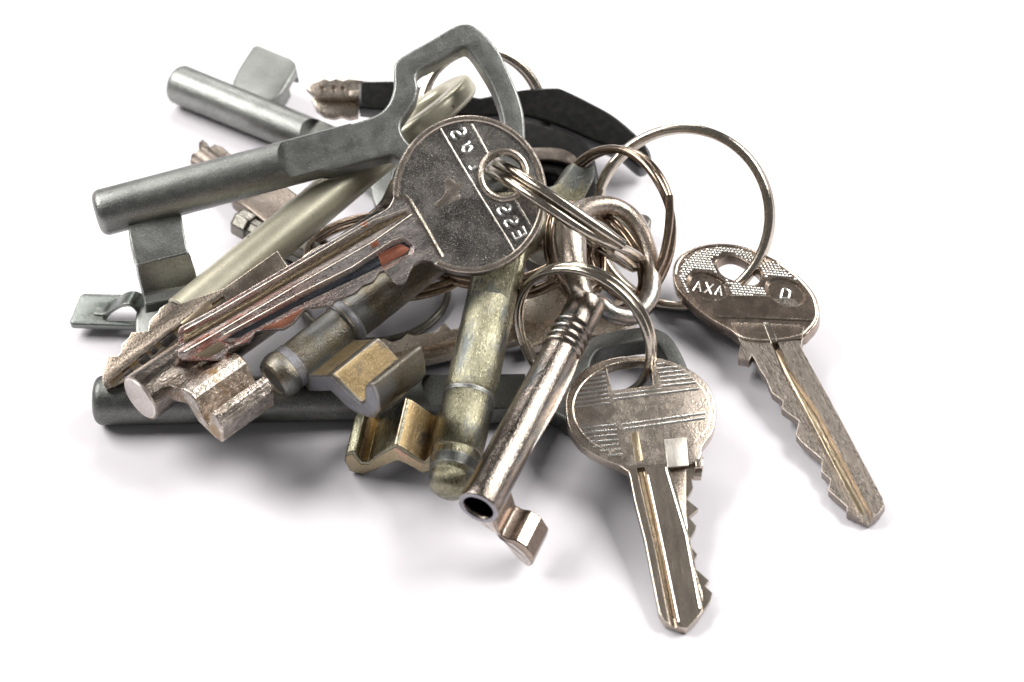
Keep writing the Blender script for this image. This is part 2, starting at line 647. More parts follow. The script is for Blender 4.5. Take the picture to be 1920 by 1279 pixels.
# ================================================================== big grey lever key lying on top
f = axis_frame((180, 402, 1.95), (560, 301, 2.35), 56, 0)
k = thing('lever_key', f, 'large pale grey cast lever key lying uppermost, open angular bow pointing up', 'key', G_LEVER)
xn = f.on(522, 300)[0]
xe = f.on(668, 272)[0]
sh = round_shank(xe, 0.39, 0.40, 0.0, 0.15)
sh = boolean(sh, [flat_cut(xn-.01, xe+1, 0.42, 0.225), flat_cut(xn-.01, xe+1, 0.42, 0.225, -1)])
part('shank', sh, ZINC_PLAIN, k, angle=40)
out = cr([(600, 249), (628, 238), (671, 227), (707, 214), (728, 194), (738, 165), (738, 140), (738, 126), (743, 114), (762, 100), (810, 73), (849, 50), (867, 44), (885, 46), (907, 62), (934, 92), (952, 129), (970, 171), (982, 213), (985, 256)], 4) + \
    cr([(978, 310), (945, 352), (880, 368), (810, 352), (768, 318), (740, 294), (712, 297), (618, 322)], 4)
hole = cr([(784, 136), (825, 114), (858, 93), (873, 91), (885, 102), (903, 129), (922, 162), (937, 201), (943, 240), (930, 290), (880, 320), (815, 310), (780, 280), (757, 256), (752, 232), (768, 207), (780, 187), (784, 165)], 4, True)
ou = [(xn+.45, -.30), (xn+.22, -.27), (xn+.22, .27), (xn+.45, .30)] + f.poly(out[::1], 0.225)
ou = ou if abs(ou[4][1]-.3) < .3 else ou[:4][::-1] + ou[4:]
part('bow', plate(ou, [f.poly(hole, 0.225)], 0.222, 0.444, 0.05, 4), ZINC, k, angle=40)


def wl(fr, pts):
    return [tuple(fr.loc(P(*p))) for p in pts]


lf = wl(f, [(240, 422, 1.93), (243, 445, 1.86), (251, 480, 1.70), (256, 496, 1.61), (258, 502, 1.55), (262, 530, 1.28), (268, 553, 1.05), (270, 558, 1.02), (271, 572, .97)])
rt = wl(f, [(339, 396, 1.93), (343, 420, 1.86), (349, 457, 1.70), (353, 474, 1.61), (357, 480, 1.55), (366, 508, 1.28), (372, 531, 1.05), (374, 536, 1.02), (375, 551, .97)])
part('bit', ribbon(lf, rt, 0.34), ZINC, k, bevel=0.045)

# ================================================================== rear grey lever key
f = axis_frame((330, 155, .42), (560, 249, .42), 77, 0)
k = thing('lever_key', f, 'grey cast lever key at the back left with its bit pointing away', 'key', G_LEVER)
xn = f.on(575, 255)[0]
xe = f.on(690, 300)[0]
sh = boolean(round_shank(xe, 0.37, 0.385, 0, 0.13), [flat_cut(xn, xe+1, 0.42, 0.2), flat_cut(xn, xe+1, 0.42, 0.2, -1)])
part('shank', sh, ZINC_PLAIN, k, angle=40)
part('bow', plate(f.poly(cr([(630, 240), (690, 285), (745, 270), (800, 290), (830, 330), (810, 390), (760, 412), (715, 400), (698, 372), (690, 345), (640, 305), (610, 290)], 4, True), .197),
     [f.poly(cr([(745, 310), (780, 320), (790, 350), (765, 375), (735, 360)], 4, True), .2)], 0.197, 0.394, 0.05, 3), ZINC, k, angle=40)
bt = f.poly([(436, 150), (446, 128), (474, 85), (484, 83), (545, 108), (553, 116), (555, 130), (530, 172), (500, 196), (440, 190)], 0.25)
bitm = boolean(plate(bt, [], 0.25, 0.40, 0.06, 3), [prism(f.poly([(526, 165), (540, 142), (570, 150), (560, 180)], 0.0), -0.5, 0.08)])
part('bit', bitm, ZINC, k, angle=40)

# ================================================================== dark grey lever key under everything
f = axis_frame((178, 751, .41), (900, 744, .37), 84, 0)
k = thing('lever_key', f, 'dark grey lever key lying flat along the bottom front of the pile', 'key', G_LEVER)
xn = f.on(792, 745)[0]
xe = f.on(985, 745)[0]
sh = boolean(round_shank(xe, 0.37, 0.41, 0, 0.14), [flat_cut(xn, xe+1, 0.42, 0.2), flat_cut(xn, xe+1, 0.42, 0.2, -1)])
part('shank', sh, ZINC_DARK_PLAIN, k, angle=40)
out = [(890, 706), (960, 706)] + cr([(1040, 702), (1075, 672), (1105, 636), (1130, 624), (1190, 613), (1220, 612), (1250, 624), (1270, 648), (1290, 690), (1300, 735), (1288, 790), (1240, 836), (1180, 842), (1120, 825), (1075, 795), (1035, 772), (1000, 766)], 4) + [(890, 768)]
hole = cr([(1113, 667), (1135, 651), (1200, 639), (1225, 641), (1245, 662), (1260, 700), (1266, 735), (1255, 770), (1220, 795), (1160, 798), (1120, 775), (1106, 740), (1105, 700)], 4, True)
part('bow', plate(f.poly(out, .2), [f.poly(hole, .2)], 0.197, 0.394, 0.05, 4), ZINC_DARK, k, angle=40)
# its bit lies flat on the table behind the shank, mostly under the brass keys
bt = [(-.05, -.1), (.25, -.12), (.62, -.34), (.95, -.36), (1.1, -.2), (1.0, -.08), (.7, -.1), (.35, .1), (-.05, .12)]
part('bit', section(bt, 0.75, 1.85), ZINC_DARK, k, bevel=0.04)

# ================================================================== pale round-shank key
f = axis_frame((343, 594, 1.10), (609, 373, 1.62), 50, -130)
k = thing('lever_key', f, 'pale beige satin key with a long smooth round shank crossing under the grey key', 'key', G_LEVER)
L3 = f.on(728, 272)[0]
r = 0.365
pr = [(0.9, 0.0), (0.05, r-.09), (0.0, r-.05), (0.0, r-.02), (.02, r)] + [(0.4+i*(L3-.4)/6, r-(0.015*i/6)) for i in range(7)] + [(L3+.25, r*.82), (L3+.55, .2), (L3+.6, 0)]
part('shank', lathe(pr, 48), SATIN, k, angle=40)
o3 = [(L3-.15, -.34), (L3+.1, -.42), (L3+.45, -.72), (L3+.95, -.85), (L3+1.5, -.72), (L3+1.85, -.4), (L3+1.95, 0), (L3+1.85, .4), (L3+1.5, .72), (L3+.95, .85), (L3+.45, .72), (L3+.1, .42), (L3-.15, .34)]
h3 = [(L3+.4, 0), (L3+.55, -.28), (L3+.95, -.42), (L3+1.35, -.3), (L3+1.5, 0), (L3+1.35, .3), (L3+.95, .42), (L3+.55, .28)]
part('bow', plate(cr(o3, 5, True), [cr(h3, 5, True)], .19, .38, .12, 5), SATIN, k, angle=45)

# ================================================================== central silver cylinder key with the round head
f = plane_frame((881, 364, 3.15), (360, 640), 54, 6)
k = thing('cylinder_key', f, 'silver key with a big round head lying across the middle of the pile', 'key', G_CYL)
T5 = 0.24
hc = ell(881, 364, 145, 149, 0, 122, 463-122+122-103, 60)
# circle from lower left round over the top to the shoulder, closed by the straight shoulder line
hc = ell(881, 364, 145, 149, 0, 118, -179, 64)
outer = hc + [(741, 366), (757, 366), (768, 376), (829, 482)]
head = plate(f.poly(outer), [f.poly(ell(945, 327, 37, 40, 0, 0, 360, 32))], 0, T5, .03, 3)
inner = ell(881, 364, 133, 137, 0, 121, -178, 56) + [(757, 368), (768, 378), (829, 480)]
field = prism(f.poly([(x, y) for x, y in inner]), -0.035, 0.3)
head = boolean(head, [field])
part('head', head, SILVER, k, angle=30)
part('rim', tube([(x, y, -0.012) for x, y in f.poly(ell(881, 364, 138.5, 142.5, 0, 116, -182, 72))], 0.05, seg=10, flat=.75), NICKEL, k)
part('hole_collar', tube([(x, y, -0.02) for x, y in f.poly(ell(945, 327, 43, 45, 0, 0, 360, 40))], 0.055, closed=True, seg=10), NICKEL, k)
part('shoulder_bevel', tube([(x, y, -0.03) for x, y in f.poly([(742, 367), (757, 366.5), (768, 376), (798, 427), (829, 482)])], 0.045, seg=8, flat=.7), WIRE, k)
for pts in ([(826, 241), (850, 283), (900, 366), (952, 450), (968, 478)], [(884, 232), (915, 288)], [(965, 372), (1000, 432)]):
    part('ridge', tube([(x, y, -0.036) for x, y in f.poly(pts)], 0.028, seg=8, flat=.8), SILVER, k)


def glyph(strokes, cx, cy, w, h, ang):
    """strokes in a unit box -> pixels"""
    c, s = math.cos(R(ang)), math.sin(R(ang))
    out = []
    for st in strokes:
        q = []
        for x, y in st:
            X, Y = (x-.5)*w, (y-.5)*h
            q.append((cx + X*c - Y*s, cy + X*s + Y*c))
        out.append(q)
    return out


GS = cr([(.95, .2), (.75, .03), (.4, 0), (.1, .15), (.15, .38), (.5, .5), (.85, .62), (.9, .85), (.6, 1), (.25, .97), (.05, .8)], 3)
GLYPH = {
    'S': [[(1-x, y) for x, y in GS]],
    'E': [[(1, 0), (0, 0), (0, 1), (1, 1)], [(0, .5), (.8, .5)]],
    'r': [[(.1, 0), (.1, 1)], [(.1, .15), (.8, .05)]],
    'a': [cr([(.8, .35), (.4, .1), (.05, .45), (.35, .85), (.8, .6)], 4) + [(.85, .2), (.85, .85), (1.0, 1)]],
    'A': [[(0, 1), (.5, 0), (1, 1)], [(.2, .65), (.8, .65)]],
    'X': [[(0, 0), (1, 1)], [(1, 0), (0, 1)]],
    'D': [cr([(0, .1), (0, .9), (.3, 1), (.8, .92), (.95, .75), (.95, .25), (.8, .06), (.3, 0)], 3, True) + [(0, .1)]],
}


def letter(ch, fr, parent, cx, cy, w, h, ang, rad, mat, z):
    ms = []
    for st in glyph(GLYPH[ch], cx, cy, w, h, ang):
        ms.append(tube([(x, y, z) for x, y in fr.poly(st)], rad, seg=7, flat=.9))
    part('raised_letter', join_meshes(ms), mat, parent)


part('bare_patch', plate(f.poly(cr([(812, 384), (828, 371), (837, 352), (832, 339), (845, 335), (857, 345), (874, 341), (861, 358), (863, 372), (846, 380), (828, 388)], 2, True), -.035), [], -.031, .02, .003, 1), NICKEL, k, label='lighter worn patch on the round head')
TXT = 241  # the word runs up the band from the lower right
for ch, cx, cy, w, h in (('E', 973, 437, 15, 23), ('S', 959, 416, 15, 24), ('S', 946, 393, 15, 24), ('r', 886, 312, 11, 15), ('a', 876, 278, 17, 22), ('S', 860, 250, 16, 25)):
    letter(ch, f, k, cx, cy, w, h, TXT, 0.032, LETTER, -0.026)

bl = [(770, 352), (740, 366)] + cr([(738, 370), (733, 381), (724, 392), (700, 405)], 3) + [(560, 487), (400, 580), (338, 613), (334, 620), (334, 668), (341, 675), (419, 676), (428, 656), (444, 648), (466, 641), (478, 620), (531, 617), (550, 606), (572, 578), (613, 573)] + \
    cr([(621, 573), (632, 562), (666, 549), (679, 536), (699, 528), (709, 513), (718, 508), (725, 512), (733, 522), (740, 532), (750, 534), (761, 527), (768, 510), (776, 497), (790, 489), (806, 489)], 3) + [(818, 494), (850, 500), (870, 440), (800, 380)]
blade = plate(f.poly(bl, -.04), [], -.04, T5-.07, .012, 1)
g1b = [(700, 421), (762, 397), (766, 402), (700, 441), (560, 522), (400, 617), (300, 674), (300, 648), (400, 597), (560, 503)]
g1t = [(700, 412), (766, 390), (774, 400), (700, 452), (560, 532), (400, 627), (300, 684), (300, 638), (400, 588), (560, 495)]
g2b = [(735, 460), (757, 452), (771, 462), (766, 476), (712, 502), (560, 574), (440, 640), (410, 640), (560, 560), (660, 510)]
g2t = [(735, 450), (758, 443), (779, 460), (777, 478), (707, 516), (560, 586), (440, 652), (400, 640), (560, 550), (660, 500)]
dp = -.04
blade = boolean(blade, [groove(f.poly(g1b, dp), f.poly(g1t, dp), dp-.05, dp+.03), groove(f.poly(g2b, dp), f.poly(g2t, dp), dp-.07, dp+.03)])
part('blade', blade, COPPERY, k, angle=22)
part('groove_floor', plate(f.poly([(706, 420), (760, 399), (764, 402), (700, 439), (560, 520), (400, 615), (345, 646), (345, 627), (400, 599), (560, 505)], dp-.05), [], dp-.047, .02, .004, 1), GROOVE_BROWN, k)
part('groove_floor', plate(f.poly([(735, 461), (757, 453), (770, 462), (765, 475), (711, 501), (560, 573), (446, 634), (420, 634), (560, 561), (660, 511)], dp-.07), [], dp-.068, .02, .003, 1), NAVY, k)
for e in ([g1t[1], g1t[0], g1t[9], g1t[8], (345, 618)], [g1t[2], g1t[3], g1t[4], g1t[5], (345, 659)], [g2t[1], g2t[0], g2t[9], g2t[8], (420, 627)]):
    part('groove_edge_highlight', tube([(x, y, dp+.002) for x, y in f.poly(e)], .009, seg=6), NICKEL, k)  # added bright tube, paints the highlight along the groove lip
part('groove_ridge', tube([(x, y, dp-.045) for x, y in f.poly([(700, 430), (560, 512), (400, 606), (350, 635)])], .03, seg=8, flat=.6), GROOVE_BROWN, k)
part('copper_patch', plate(f.poly([(708, 477), (750, 457), (768, 466), (762, 475), (716, 500)], dp-.07), [], dp-.06, .02, .004, 1), COPPER, k, label='copper red bared patch in the wide groove')
for q in ([(676, 420), (688, 414), (690, 424), (680, 428)], [(694, 455), (708, 450), (711, 460), (698, 466)]):
    part('copper_patch', plate(f.poly(q, dp), [], dp+.004, .02, .003, 1), COPPER, k)
part('copper_patch', plate(f.poly([(484, 617), (527, 600), (568, 577), (565, 584), (545, 606), (528, 615)], dp), [], dp+.004, .02, .003, 1), COPPER, k)
part('bare_tip', plate(f.poly([(362, 668), (410, 640), (424, 651), (417, 657), (392, 670)], dp), [], dp+.005, .02, .003, 1), GOLD_EDGE, k, label='bright brass tip where the plating has worn off')

# ================================================================== flat brass-nickel key at the left
f = plane_frame((205, 715, .98), (400, 585), 60, 6)
f.o = f.o
k = thing('cylinder_key', f, 'small nickel key with a jagged edge, its tip on the dark grey key', 'key', G_CYL)
ol = [(192, 719), (192, 703), (201, 668), (221, 667), (226, 662), (228, 646), (242, 632), (246, 623), (278, 621), (280, 602), (288, 592), (296, 586), (300, 577), (318, 566), (330, 572), (420, 540), (520, 470), (540, 500), (440, 580), (336, 652), (233, 716), (199, 730)]
me = plate(f.poly(ol), [], 0, .24, .015, 1)
cut = []
gb = f.poly([(205, 718), (336, 612), (420, 556), (424, 562), (340, 620), (212, 724)])
gt = f.poly([(201, 717), (335, 608), (420, 552), (426, 566), (342, 625), (214, 727)])
cut.append(groove(gb, gt, -.07, .03))
me = boolean(me, cut)
part('blade', me, BROWN_NICKEL, k, angle=25)
for a in ([(231, 702), (245, 690), (252, 697), (238, 708)], [(258, 676), (274, 663), (284, 672), (268, 685)], [(279, 658), (290, 648), (296, 655), (288, 664)], [(299, 642), (323, 622), (333, 632), (311, 652)]):
    part('notch_shade', plate(f.poly(a, .01), [], .012, .03, .004, 1), NOTCH_SHADE, k)  # dark plate on the face, painted shade in place of a cut pocket
part('groove_floor', plate(f.poly([(205, 719), (336, 613), (418, 559), (420, 563), (340, 619), (211, 724)], -.07), [], -.066, .02, .004, 1), GOLD_EDGE, k)
part('back_edge', tube([(x, y, .0) for x, y in f.poly([(236, 712), (290, 677), (336, 646), (400, 602)])], .035, seg=8), GOLD_EDGE, k)
part('rib', section([(-.055, -.02), (.055, -.02), (.05, .07), (-.05, .07)], 0, 1) if False else plate(f.poly([(338, 606), (390, 563), (398, 572), (396, 580), (346, 613)], .06), [], .06, .1, .012, 1), GOLD_EDGE, k)
part('head', plate(f.poly(ell(600, 484, 50, 22, -28, 0, 360, 32), .02), [], .02, .2, .03, 2), NICKEL, k)

# ================================================================== shiny nickel lever key, front left
f = axis_frame((262, 747, 1.20), (400, 652, 1.24), 70, 0)
k = thing('lever_key', f, 'shiny nickel lever key with its cut round end at the front left', 'key', G_LEVER)
xe = f.on(730, 424)[0]
pr = [(0.02, 0), (0.0, .36), (0.02, .405)] + [(.3, .405), (.9, .40), (1.6, .39), (xe, .36), (xe+.02, 0)]
part('shank', lathe(pr, 48), CHROME, k, angle=40)
part('cut_face', lathe([(-.012, 0), (-.012, .36), (0.01, .375), (0.01, 0)], 48), CHROME_CUT, k)
x0 = .32
pf = f.end([(312, 722), (326, 727), (334, 729), (345, 731), (354, 737), (364, 749), (384, 790), (392, 799), (394, 774), (404, 780), (416, 802), (417, 831), (402, 821), (372, 791), (352, 759), (330, 754), (312, 745)], x0)
x1 = x0 + (f.on(438, 666)[0]-f.on(340, 733)[0])
part('bit', section(pf, x0, x1, 10), CHROME_ROUGH, k, bevel=0.03, angle=30)
part('bow', plate(cr([(xe-.3, -.3), (xe+.2, -.45), (xe+.8, -.7), (xe+1.4, -.5), (xe+1.6, 0), (xe+1.4, .5), (xe+.8, .7), (xe+.2, .45), (xe-.3, .3)], 4, True), [cr([(xe+.5, -.25), (xe+1.1, -.3), (xe+1.1, .3), (xe+.5, .25)], 4, True)], .15, .3, .06, 3), CHROME, k)

# ================================================================== weathered brass and zinc lever key
f = axis_frame((512, 714, 1.16), (750, 527, 1.62), 70, 8)
k = thing('lever_key', f, 'weathered brown brass lever key with two collars and a brass faced notched bit', 'key', G_LEVER)
xe = f.on(900, 409)[0]
c1, c2 = f.on(560, 676)[0], f.on(651, 604)[0]
r = .36
pr = [(.03, 0), (.02, r-.11), (-.01, r-.085), (-.005, r-.045), (.03, r-.01), (.08, r+.005), (.14, r+.025), (.22, r+.03), (.3, r+.01), (.34, r-.01), (.55, r-.005), (c1+.15, r), (c2-.16, r), (c2-.12, r+.0), (c2-.10, r+.05), (c2-.04, r+.055), (c2+.04, r+.05), (c2+.08, r-.01), (c2+.12, r), (c2+1.0, r), (xe, r-.02), (xe+.1, 0)]
part('shank', lathe(pr, 48), BRASSY, k, angle=18)
part('collar', lathe([(c2-.13, r-.05), (c2-.12, r+.03), (c2-.05, r+.06), (c2+.03, r+.055), (c2+.075, r+.02), (c2+.08, r-.05)], 48), ZINC_END, k)
part('collar', lathe([(.30, r-.05), (.31, r+.012), (.46, r+.012), (.47, r-.05)], 48), ZINC_END, k)
x0 = f.on(575, 722, .1)[0] - .04
x0 = .42
pf = f.end([(560, 700), (578, 704), (600, 706), (613, 704), (622, 702), (632, 710), (655, 736), (676, 755), (683, 751), (684, 724), (690, 718), (700, 722), (708, 745), (711, 772), (703, 785), (690, 784), (672, 778), (652, 766), (634, 748), (620, 734), (600, 735), (578, 735), (562, 730)], x0)
pf[0] = (-.05, .05)
pf[-1] = (-.05, -.1)
x1 = x0 + .98
part('bit', section(pf, x0, x1, 8), BRASSY, k, bevel=0.03)
part('cut_face', section([(y, h) for y, h in f.end([(580, 707), (613, 707), (621, 706), (655, 740), (678, 759), (687, 754), (687, 727), (697, 724), (707, 750), (708, 770), (690, 780), (655, 764), (622, 732), (580, 732)], x0)], x0-.006, x0+.004), ZINC_END, k)
face = f.end([(624, 703), (633, 710), (655, 735), (676, 754), (678, 758), (655, 740), (630, 714)], x0)
part('bit_face', section(face, x0+.03, x1-.03), BRASS_FACE, k)
face = f.end([(580, 703.5), (598, 705), (612, 703.5), (612, 706), (598, 708), (580, 707)], x0)
part('bit_face', section(face, x0+.03, x1-.03), BRASS_FACE, k)
# its flat bow, seen as the greenish plate between the rings
fb = plane_frame((1085, 345, 1.75), (1010, 420), 48, 30)
bw = [(1075, 303), (1088, 313), (1118, 311), (1115, 335), (1096, 372), (1062, 392), (1015, 420), (960, 440), (900, 430), (880, 400), (920, 370), (1000, 360), (1046, 345)]
loc = [f.loc(fb.o + fb.x*x + fb.y*y) for x, y in fb.poly(bw)]
bm = bmesh.new()
nn = Vector((fb.n.dot(f.x), fb.n.dot(f.y), fb.n.dot(f.n)))
va = [bm.verts.new(p) for p in loc]
vb = [bm.verts.new(p-nn*.3) for p in loc]
bm.faces.new(va)
bm.faces.new(list(reversed(vb)))
for i in range(len(va)):
    j = (i+1) % len(va)
    bm.faces.new((va[i], vb[i], vb[j], va[j]))
part('bow', from_bm(bm), OLIVE, k, bevel=0.04)

# ================================================================== olive brass lever key in the middle
f = axis_frame((842, 918, .74), (917, 580, 1.62), 78, 0)
k = thing('lever_key', f, 'olive brass lever key standing nearly upright in the picture, wide zigzag bit on its left', 'key', G_LEVER)
xn = f.on(914, 572)[0]
xe = f.on(936, 475)[0]
pr = [(-.12, 0), (-.115, .1), (-.09, .2), (-.03, .29), (.06, .335), (.16, .35), (.22, .335), (.26, .345), (.3, .375), (.5, .39), (.62, .395), (.64, .385), (.66, .40), (1.0, .41), (1.68, .415), (1.70, .40), (1.73, .413), (2.4, .41), (xe, .40), (xe+.03, 0)]
sh = boolean(lathe(pr, 48), [flat_cut(xn, xe+1, .5, .25), prism([(xn-.02, -.6), (xn+.12, .6), (xe+1, .6), (xe+1, -.6)], .25, 1), flat_cut(xn, xe+1, .5, .25, -1)])
part('shank', sh, OLIVE, k, angle=40)
part('collar', lathe([(.30, .30), (.31, .383), (.40, .392), (.485, .396), (.49, .30)], 48), ZINC_DARK, k, label='grey band above the blunt tip')
part('collar', lathe([(1.60, .35), (1.605, .42), (1.67, .421), (1.675, .35)], 48), ZINC_DARK, k)
x0 = .47
pf = f.end([(845, 842), (818, 853), (806, 857), (796, 868), (790, 865), (765, 848), (752, 839), (742, 834), (732, 837), (716, 848), (690, 868), (678, 868), (670, 858), (665, 848), (657, 848), (648, 850), (645, 866), (655, 884), (680, 892), (702, 883), (728, 870), (746, 865), (760, 870), (775, 879), (793, 889), (812, 882), (845, 872)], x0)
pf[0] = (.1, .05)
pf[-1] = (.1, -.05)
x1 = x0 + (f.on(762, 747)[0]-f.on(737, 835)[0])
part('bit', section(pf, x0, x1, 8), OLIVE, k, bevel=0.03)
part('cut_face', section([(y, h) for y, h in f.end([(808, 861), (796, 871), (765, 853), (742, 839), (718, 852), (691, 871), (676, 871), (660, 852), (650, 856), (648, 866), (657, 881), (680, 888), (702, 879), (746, 861), (775, 875), (793, 885), (808, 880)], x0)], x0-.006, x0+.004), PINK_END, k)
face = f.end([(690, 867), (678, 867.5), (671, 858), (674, 862), (681, 870), (690, 869)], x0)
part('bit_face', section(face, x0+.02, x1-.02), BRASS_FACE, k)
face = f.end([(740, 834), (752, 838.5), (765, 847), (790, 864), (796, 867), (806, 856.5), (806, 860), (797, 870), (764, 851), (748, 840)], x0)
part('bit_face', section(face, x0+.02, x1-.02), BRASS_FACE, k)
part('bow', plate(cr([(xe-.5, -.36), (xe, -.42), (xe+.3, -.55), (xe+.7, -.62), (xe+1.0, -.45), (xe+1.15, 0), (xe+1.0, .45), (xe+.7, .62), (xe+.3, .55), (xe, .42), (xe-.5, .36)], 4, True), [cr([(xe+.3, -.25), (xe+.7, -.35), (xe+.85, 0), (xe+.7, .35), (xe+.3, .25)], 4, True)], .2, .4, .08, 3), OLIVE, k)

# ================================================================== shiny tubular key with open bore
f = axis_frame((897, 952, 1.45), (1088, 592, 1.75), 75, 10)
k = thing('lever_key', f, 'shiny tubular key with an open bore at the front and a thick wire bow', 'key', G_LEVER)
xe = f.on(1098, 572)[0]
r0, r1 = .325, .30
b0 = .235
pr = [(1.5, 0), (1.5, b0), (.08, b0), (.02, b0+.01), (0, b0+.025), (-.005, r0-.025), (.01, r0-.005), (.03, r0)]
xr = [f.on(1047, 655)[0], f.on(1052, 643)[0], f.on(1059, 630)[0], f.on(1066, 617)[0]]
xs = .3
while xs < xr[0]-.15:
    pr.append((xs, r0-(r0-r1)*xs/xe))
    xs += .3
for x in xr:
    rb = r0-(r0-r1)*x/xe
    pr += [(x-.05, rb-.012), (x-.03, rb+.02), (x, rb+.032), (x+.03, rb+.02), (x+.05, rb-.012)]
pr += [(xr[-1]+.1, r1), (xe-.12, r1+.01), (xe+.02, r1+.01), (xe+.06, r1-.04), (xe+.08, 0)]
part('shank', lathe(pr, 48), CHROME, k, angle=38)
part('bore_rim', lathe([(-.012, b0+.012), (-.016, b0+.03), (-.016, r0-.03), (-.010, r0-.012), (.0, r0-.03), (.0, b0+.03), (-.012, b0+.012)], 48), ZINC_END, k, label='dull grey rim round the open bore')
# seam fin along the right of the tube
fin = f.poly([(1000, 868), (1050, 768), (1086, 690), (1098, 640), (1090, 640), (1066, 700), (1030, 770)], 0)
part('seam_fin', plate([f.on(938, 948), f.on(1043, 770), f.on(1078, 700), f.on(1100, 630), f.on(1085, 630), f.on(1000, 790), f.on(918, 950)], [], .03, .06, .02, 2), CHROME, k)
x0 = .10
pf = f.end([(905, 962), (922, 972), (930, 980), (938, 1004), (952, 1011), (966, 1013), (972, 1017), (986, 1026), (1001, 1048), (998, 1060), (990, 1064), (976, 1052), (960, 1036), (945, 1018), (930, 1003), (912, 990), (898, 980)], x0)
for q in (0, -1):
    d = math.hypot(*pf[q])
    pf[q] = (pf[q][0]*.275/d, pf[q][1]*.275/d)
x1 = x0 + .62
part('bit', section(pf, x0, x1, 4), NICKEL_DARK, k, bevel=0.025)
part('cut_face', section(f.end([(904, 970), (922, 976), (928, 990), (938, 1010), (962, 1020), (982, 1036), (996, 1054), (990, 1061), (962, 1034), (930, 1000), (900, 981)], x0), x0-.006, x0+.004), CHROME_CUT, k)
bp = [(1102, 575, 1.72), (1084, 528, 1.92), (1071, 475, 2.1), (1072, 425, 2.25), (1098, 394, 2.2), (1145, 386, 2.05), (1185, 408, 1.85), (1210, 455, 1.6), (1222, 510, 1.35), (1218, 560, 1.2), (1188, 592, 1.15), (1148, 588, 1.3), (1118, 566, 1.5)]
cp = cr([tuple(f.loc(P(*p))) for p in bp], 7, True)
npt = len(cp)
rads = [0.155 + .11*math.exp(-((i/npt-.19)/.12)**2) for i in range(npt)]
part('bow', tube(cp, rads, closed=True, seg=18), CHROME_DARK, k, angle=60)

# ================================================================== front nickel key with the striped oval head
f = plane_frame((1200, 680, .98), (1268, 1172), 74, -2)
f = Frame(P(1200, 680, 1.15), P(1268, 1174, .215)-P(1200, 680, 1.15), direction(80, 0))
k = thing('cylinder_key', f, 'nickel key in the front with a striped oval head and a thin ring through it', 'key', G_CYL)
T = .24
hd = cr([(1061, 767), (1069, 806), (1096, 839), (1131, 859), (1161, 871), (1181, 876), (1240, 872), (1300, 868), (1316, 852), (1317, 838), (1336, 811), (1343, 784), (1341, 754), (1328, 723), (1301, 697), (1262, 678), (1218, 668), (1174, 667), (1135, 674), (1100, 689), (1074, 715), (1063, 740)], 4, True)
hl = [(1138, 687), (1160, 680), (1200, 674), (1219, 676), (1224, 722), (1148, 731)]
inner = ell(1204, 770, 128, 92, 4, 0, 360, 60)
head = plate(f.poly(hd), [f.poly(hl)], 0, T, .025, 3)
part('head', head, NICKEL, k, angle=30)
part('rim_line', tube([(x, y, .0) for x, y in f.poly(ell(1203, 769, 129, 92, 3, 104, 388, 72))], .018, seg=7), NICKEL, k)
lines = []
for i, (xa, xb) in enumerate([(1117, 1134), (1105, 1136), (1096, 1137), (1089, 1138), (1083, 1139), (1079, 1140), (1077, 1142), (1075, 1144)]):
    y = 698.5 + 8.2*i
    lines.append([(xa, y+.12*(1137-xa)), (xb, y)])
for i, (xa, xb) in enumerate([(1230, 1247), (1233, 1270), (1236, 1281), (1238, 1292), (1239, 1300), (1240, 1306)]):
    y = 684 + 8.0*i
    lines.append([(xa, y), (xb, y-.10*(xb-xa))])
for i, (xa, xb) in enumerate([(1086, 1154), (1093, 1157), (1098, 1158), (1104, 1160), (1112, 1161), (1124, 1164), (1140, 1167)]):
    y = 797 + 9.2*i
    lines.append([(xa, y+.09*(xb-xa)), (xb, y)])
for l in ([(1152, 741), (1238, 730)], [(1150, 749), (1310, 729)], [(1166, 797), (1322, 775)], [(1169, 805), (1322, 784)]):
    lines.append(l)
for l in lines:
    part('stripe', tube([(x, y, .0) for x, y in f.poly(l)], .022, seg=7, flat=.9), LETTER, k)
bl = [(1150, 845), (1160, 872), (1178, 884), (1181, 892), (1190, 938), (1209, 1012), (1227, 1104), (1236, 1148), (1246, 1164), (1273, 1176), (1288, 1178), (1310, 1156), (1333, 1121), (1336, 1108), (1322, 1095), (1330, 1085), (1306, 1064), (1295, 1056), (1308, 1036), (1290, 1014), (1304, 990), (1306, 982), (1292, 966), (1310, 950), (1288, 932), (1300, 911), (1296, 886), (1302, 890), (1316, 890), (1318, 872), (1310, 845)]
blade = plate(f.poly(bl, -.02), [], -.02, T-.05, .012, 1)
blade = boolean(blade, [groove(f.poly([(1187, 825), (1194, 823), (1212, 900), (1240, 1030), (1270, 1190), (1262, 1190), (1230, 1030), (1200, 900)], -.02), f.poly([(1181, 818), (1197, 815), (1217, 900), (1245, 1030), (1276, 1195), (1256, 1195), (1225, 1030), (1195, 900)], -.02), -.09, .05),
                        groove(f.poly([(1252, 868), (1340, 860), (1350, 1000), (1360, 1150), (1320, 1150), (1291, 1003)], -.02), f.poly([(1248, 862), (1340, 850), (1350, 1000), (1360, 1160), (1314, 1150), (1286, 1003)], -.02), -.085, .05)])
part('blade', blade, NICKEL_STRIPE, k, angle=22)
part('groove_floor', plate(f.poly([(1189, 868), (1198, 866), (1211, 900), (1238, 1030), (1266, 1160), (1257, 1160), (1230, 1030), (1201, 900)], -.09), [], -.085, .02, .004, 1), GROOVE_BROWN, k)  # brown plate, paints the groove's shading
part('groove_edge_highlight', tube([(x, y, -.018) for x, y in f.poly([(1249, 876), (1268, 940), (1287, 1003), (1313, 1140)])], .014, seg=6), LETTER, k)  # thin bright tube standing in for the channel edge's highlight
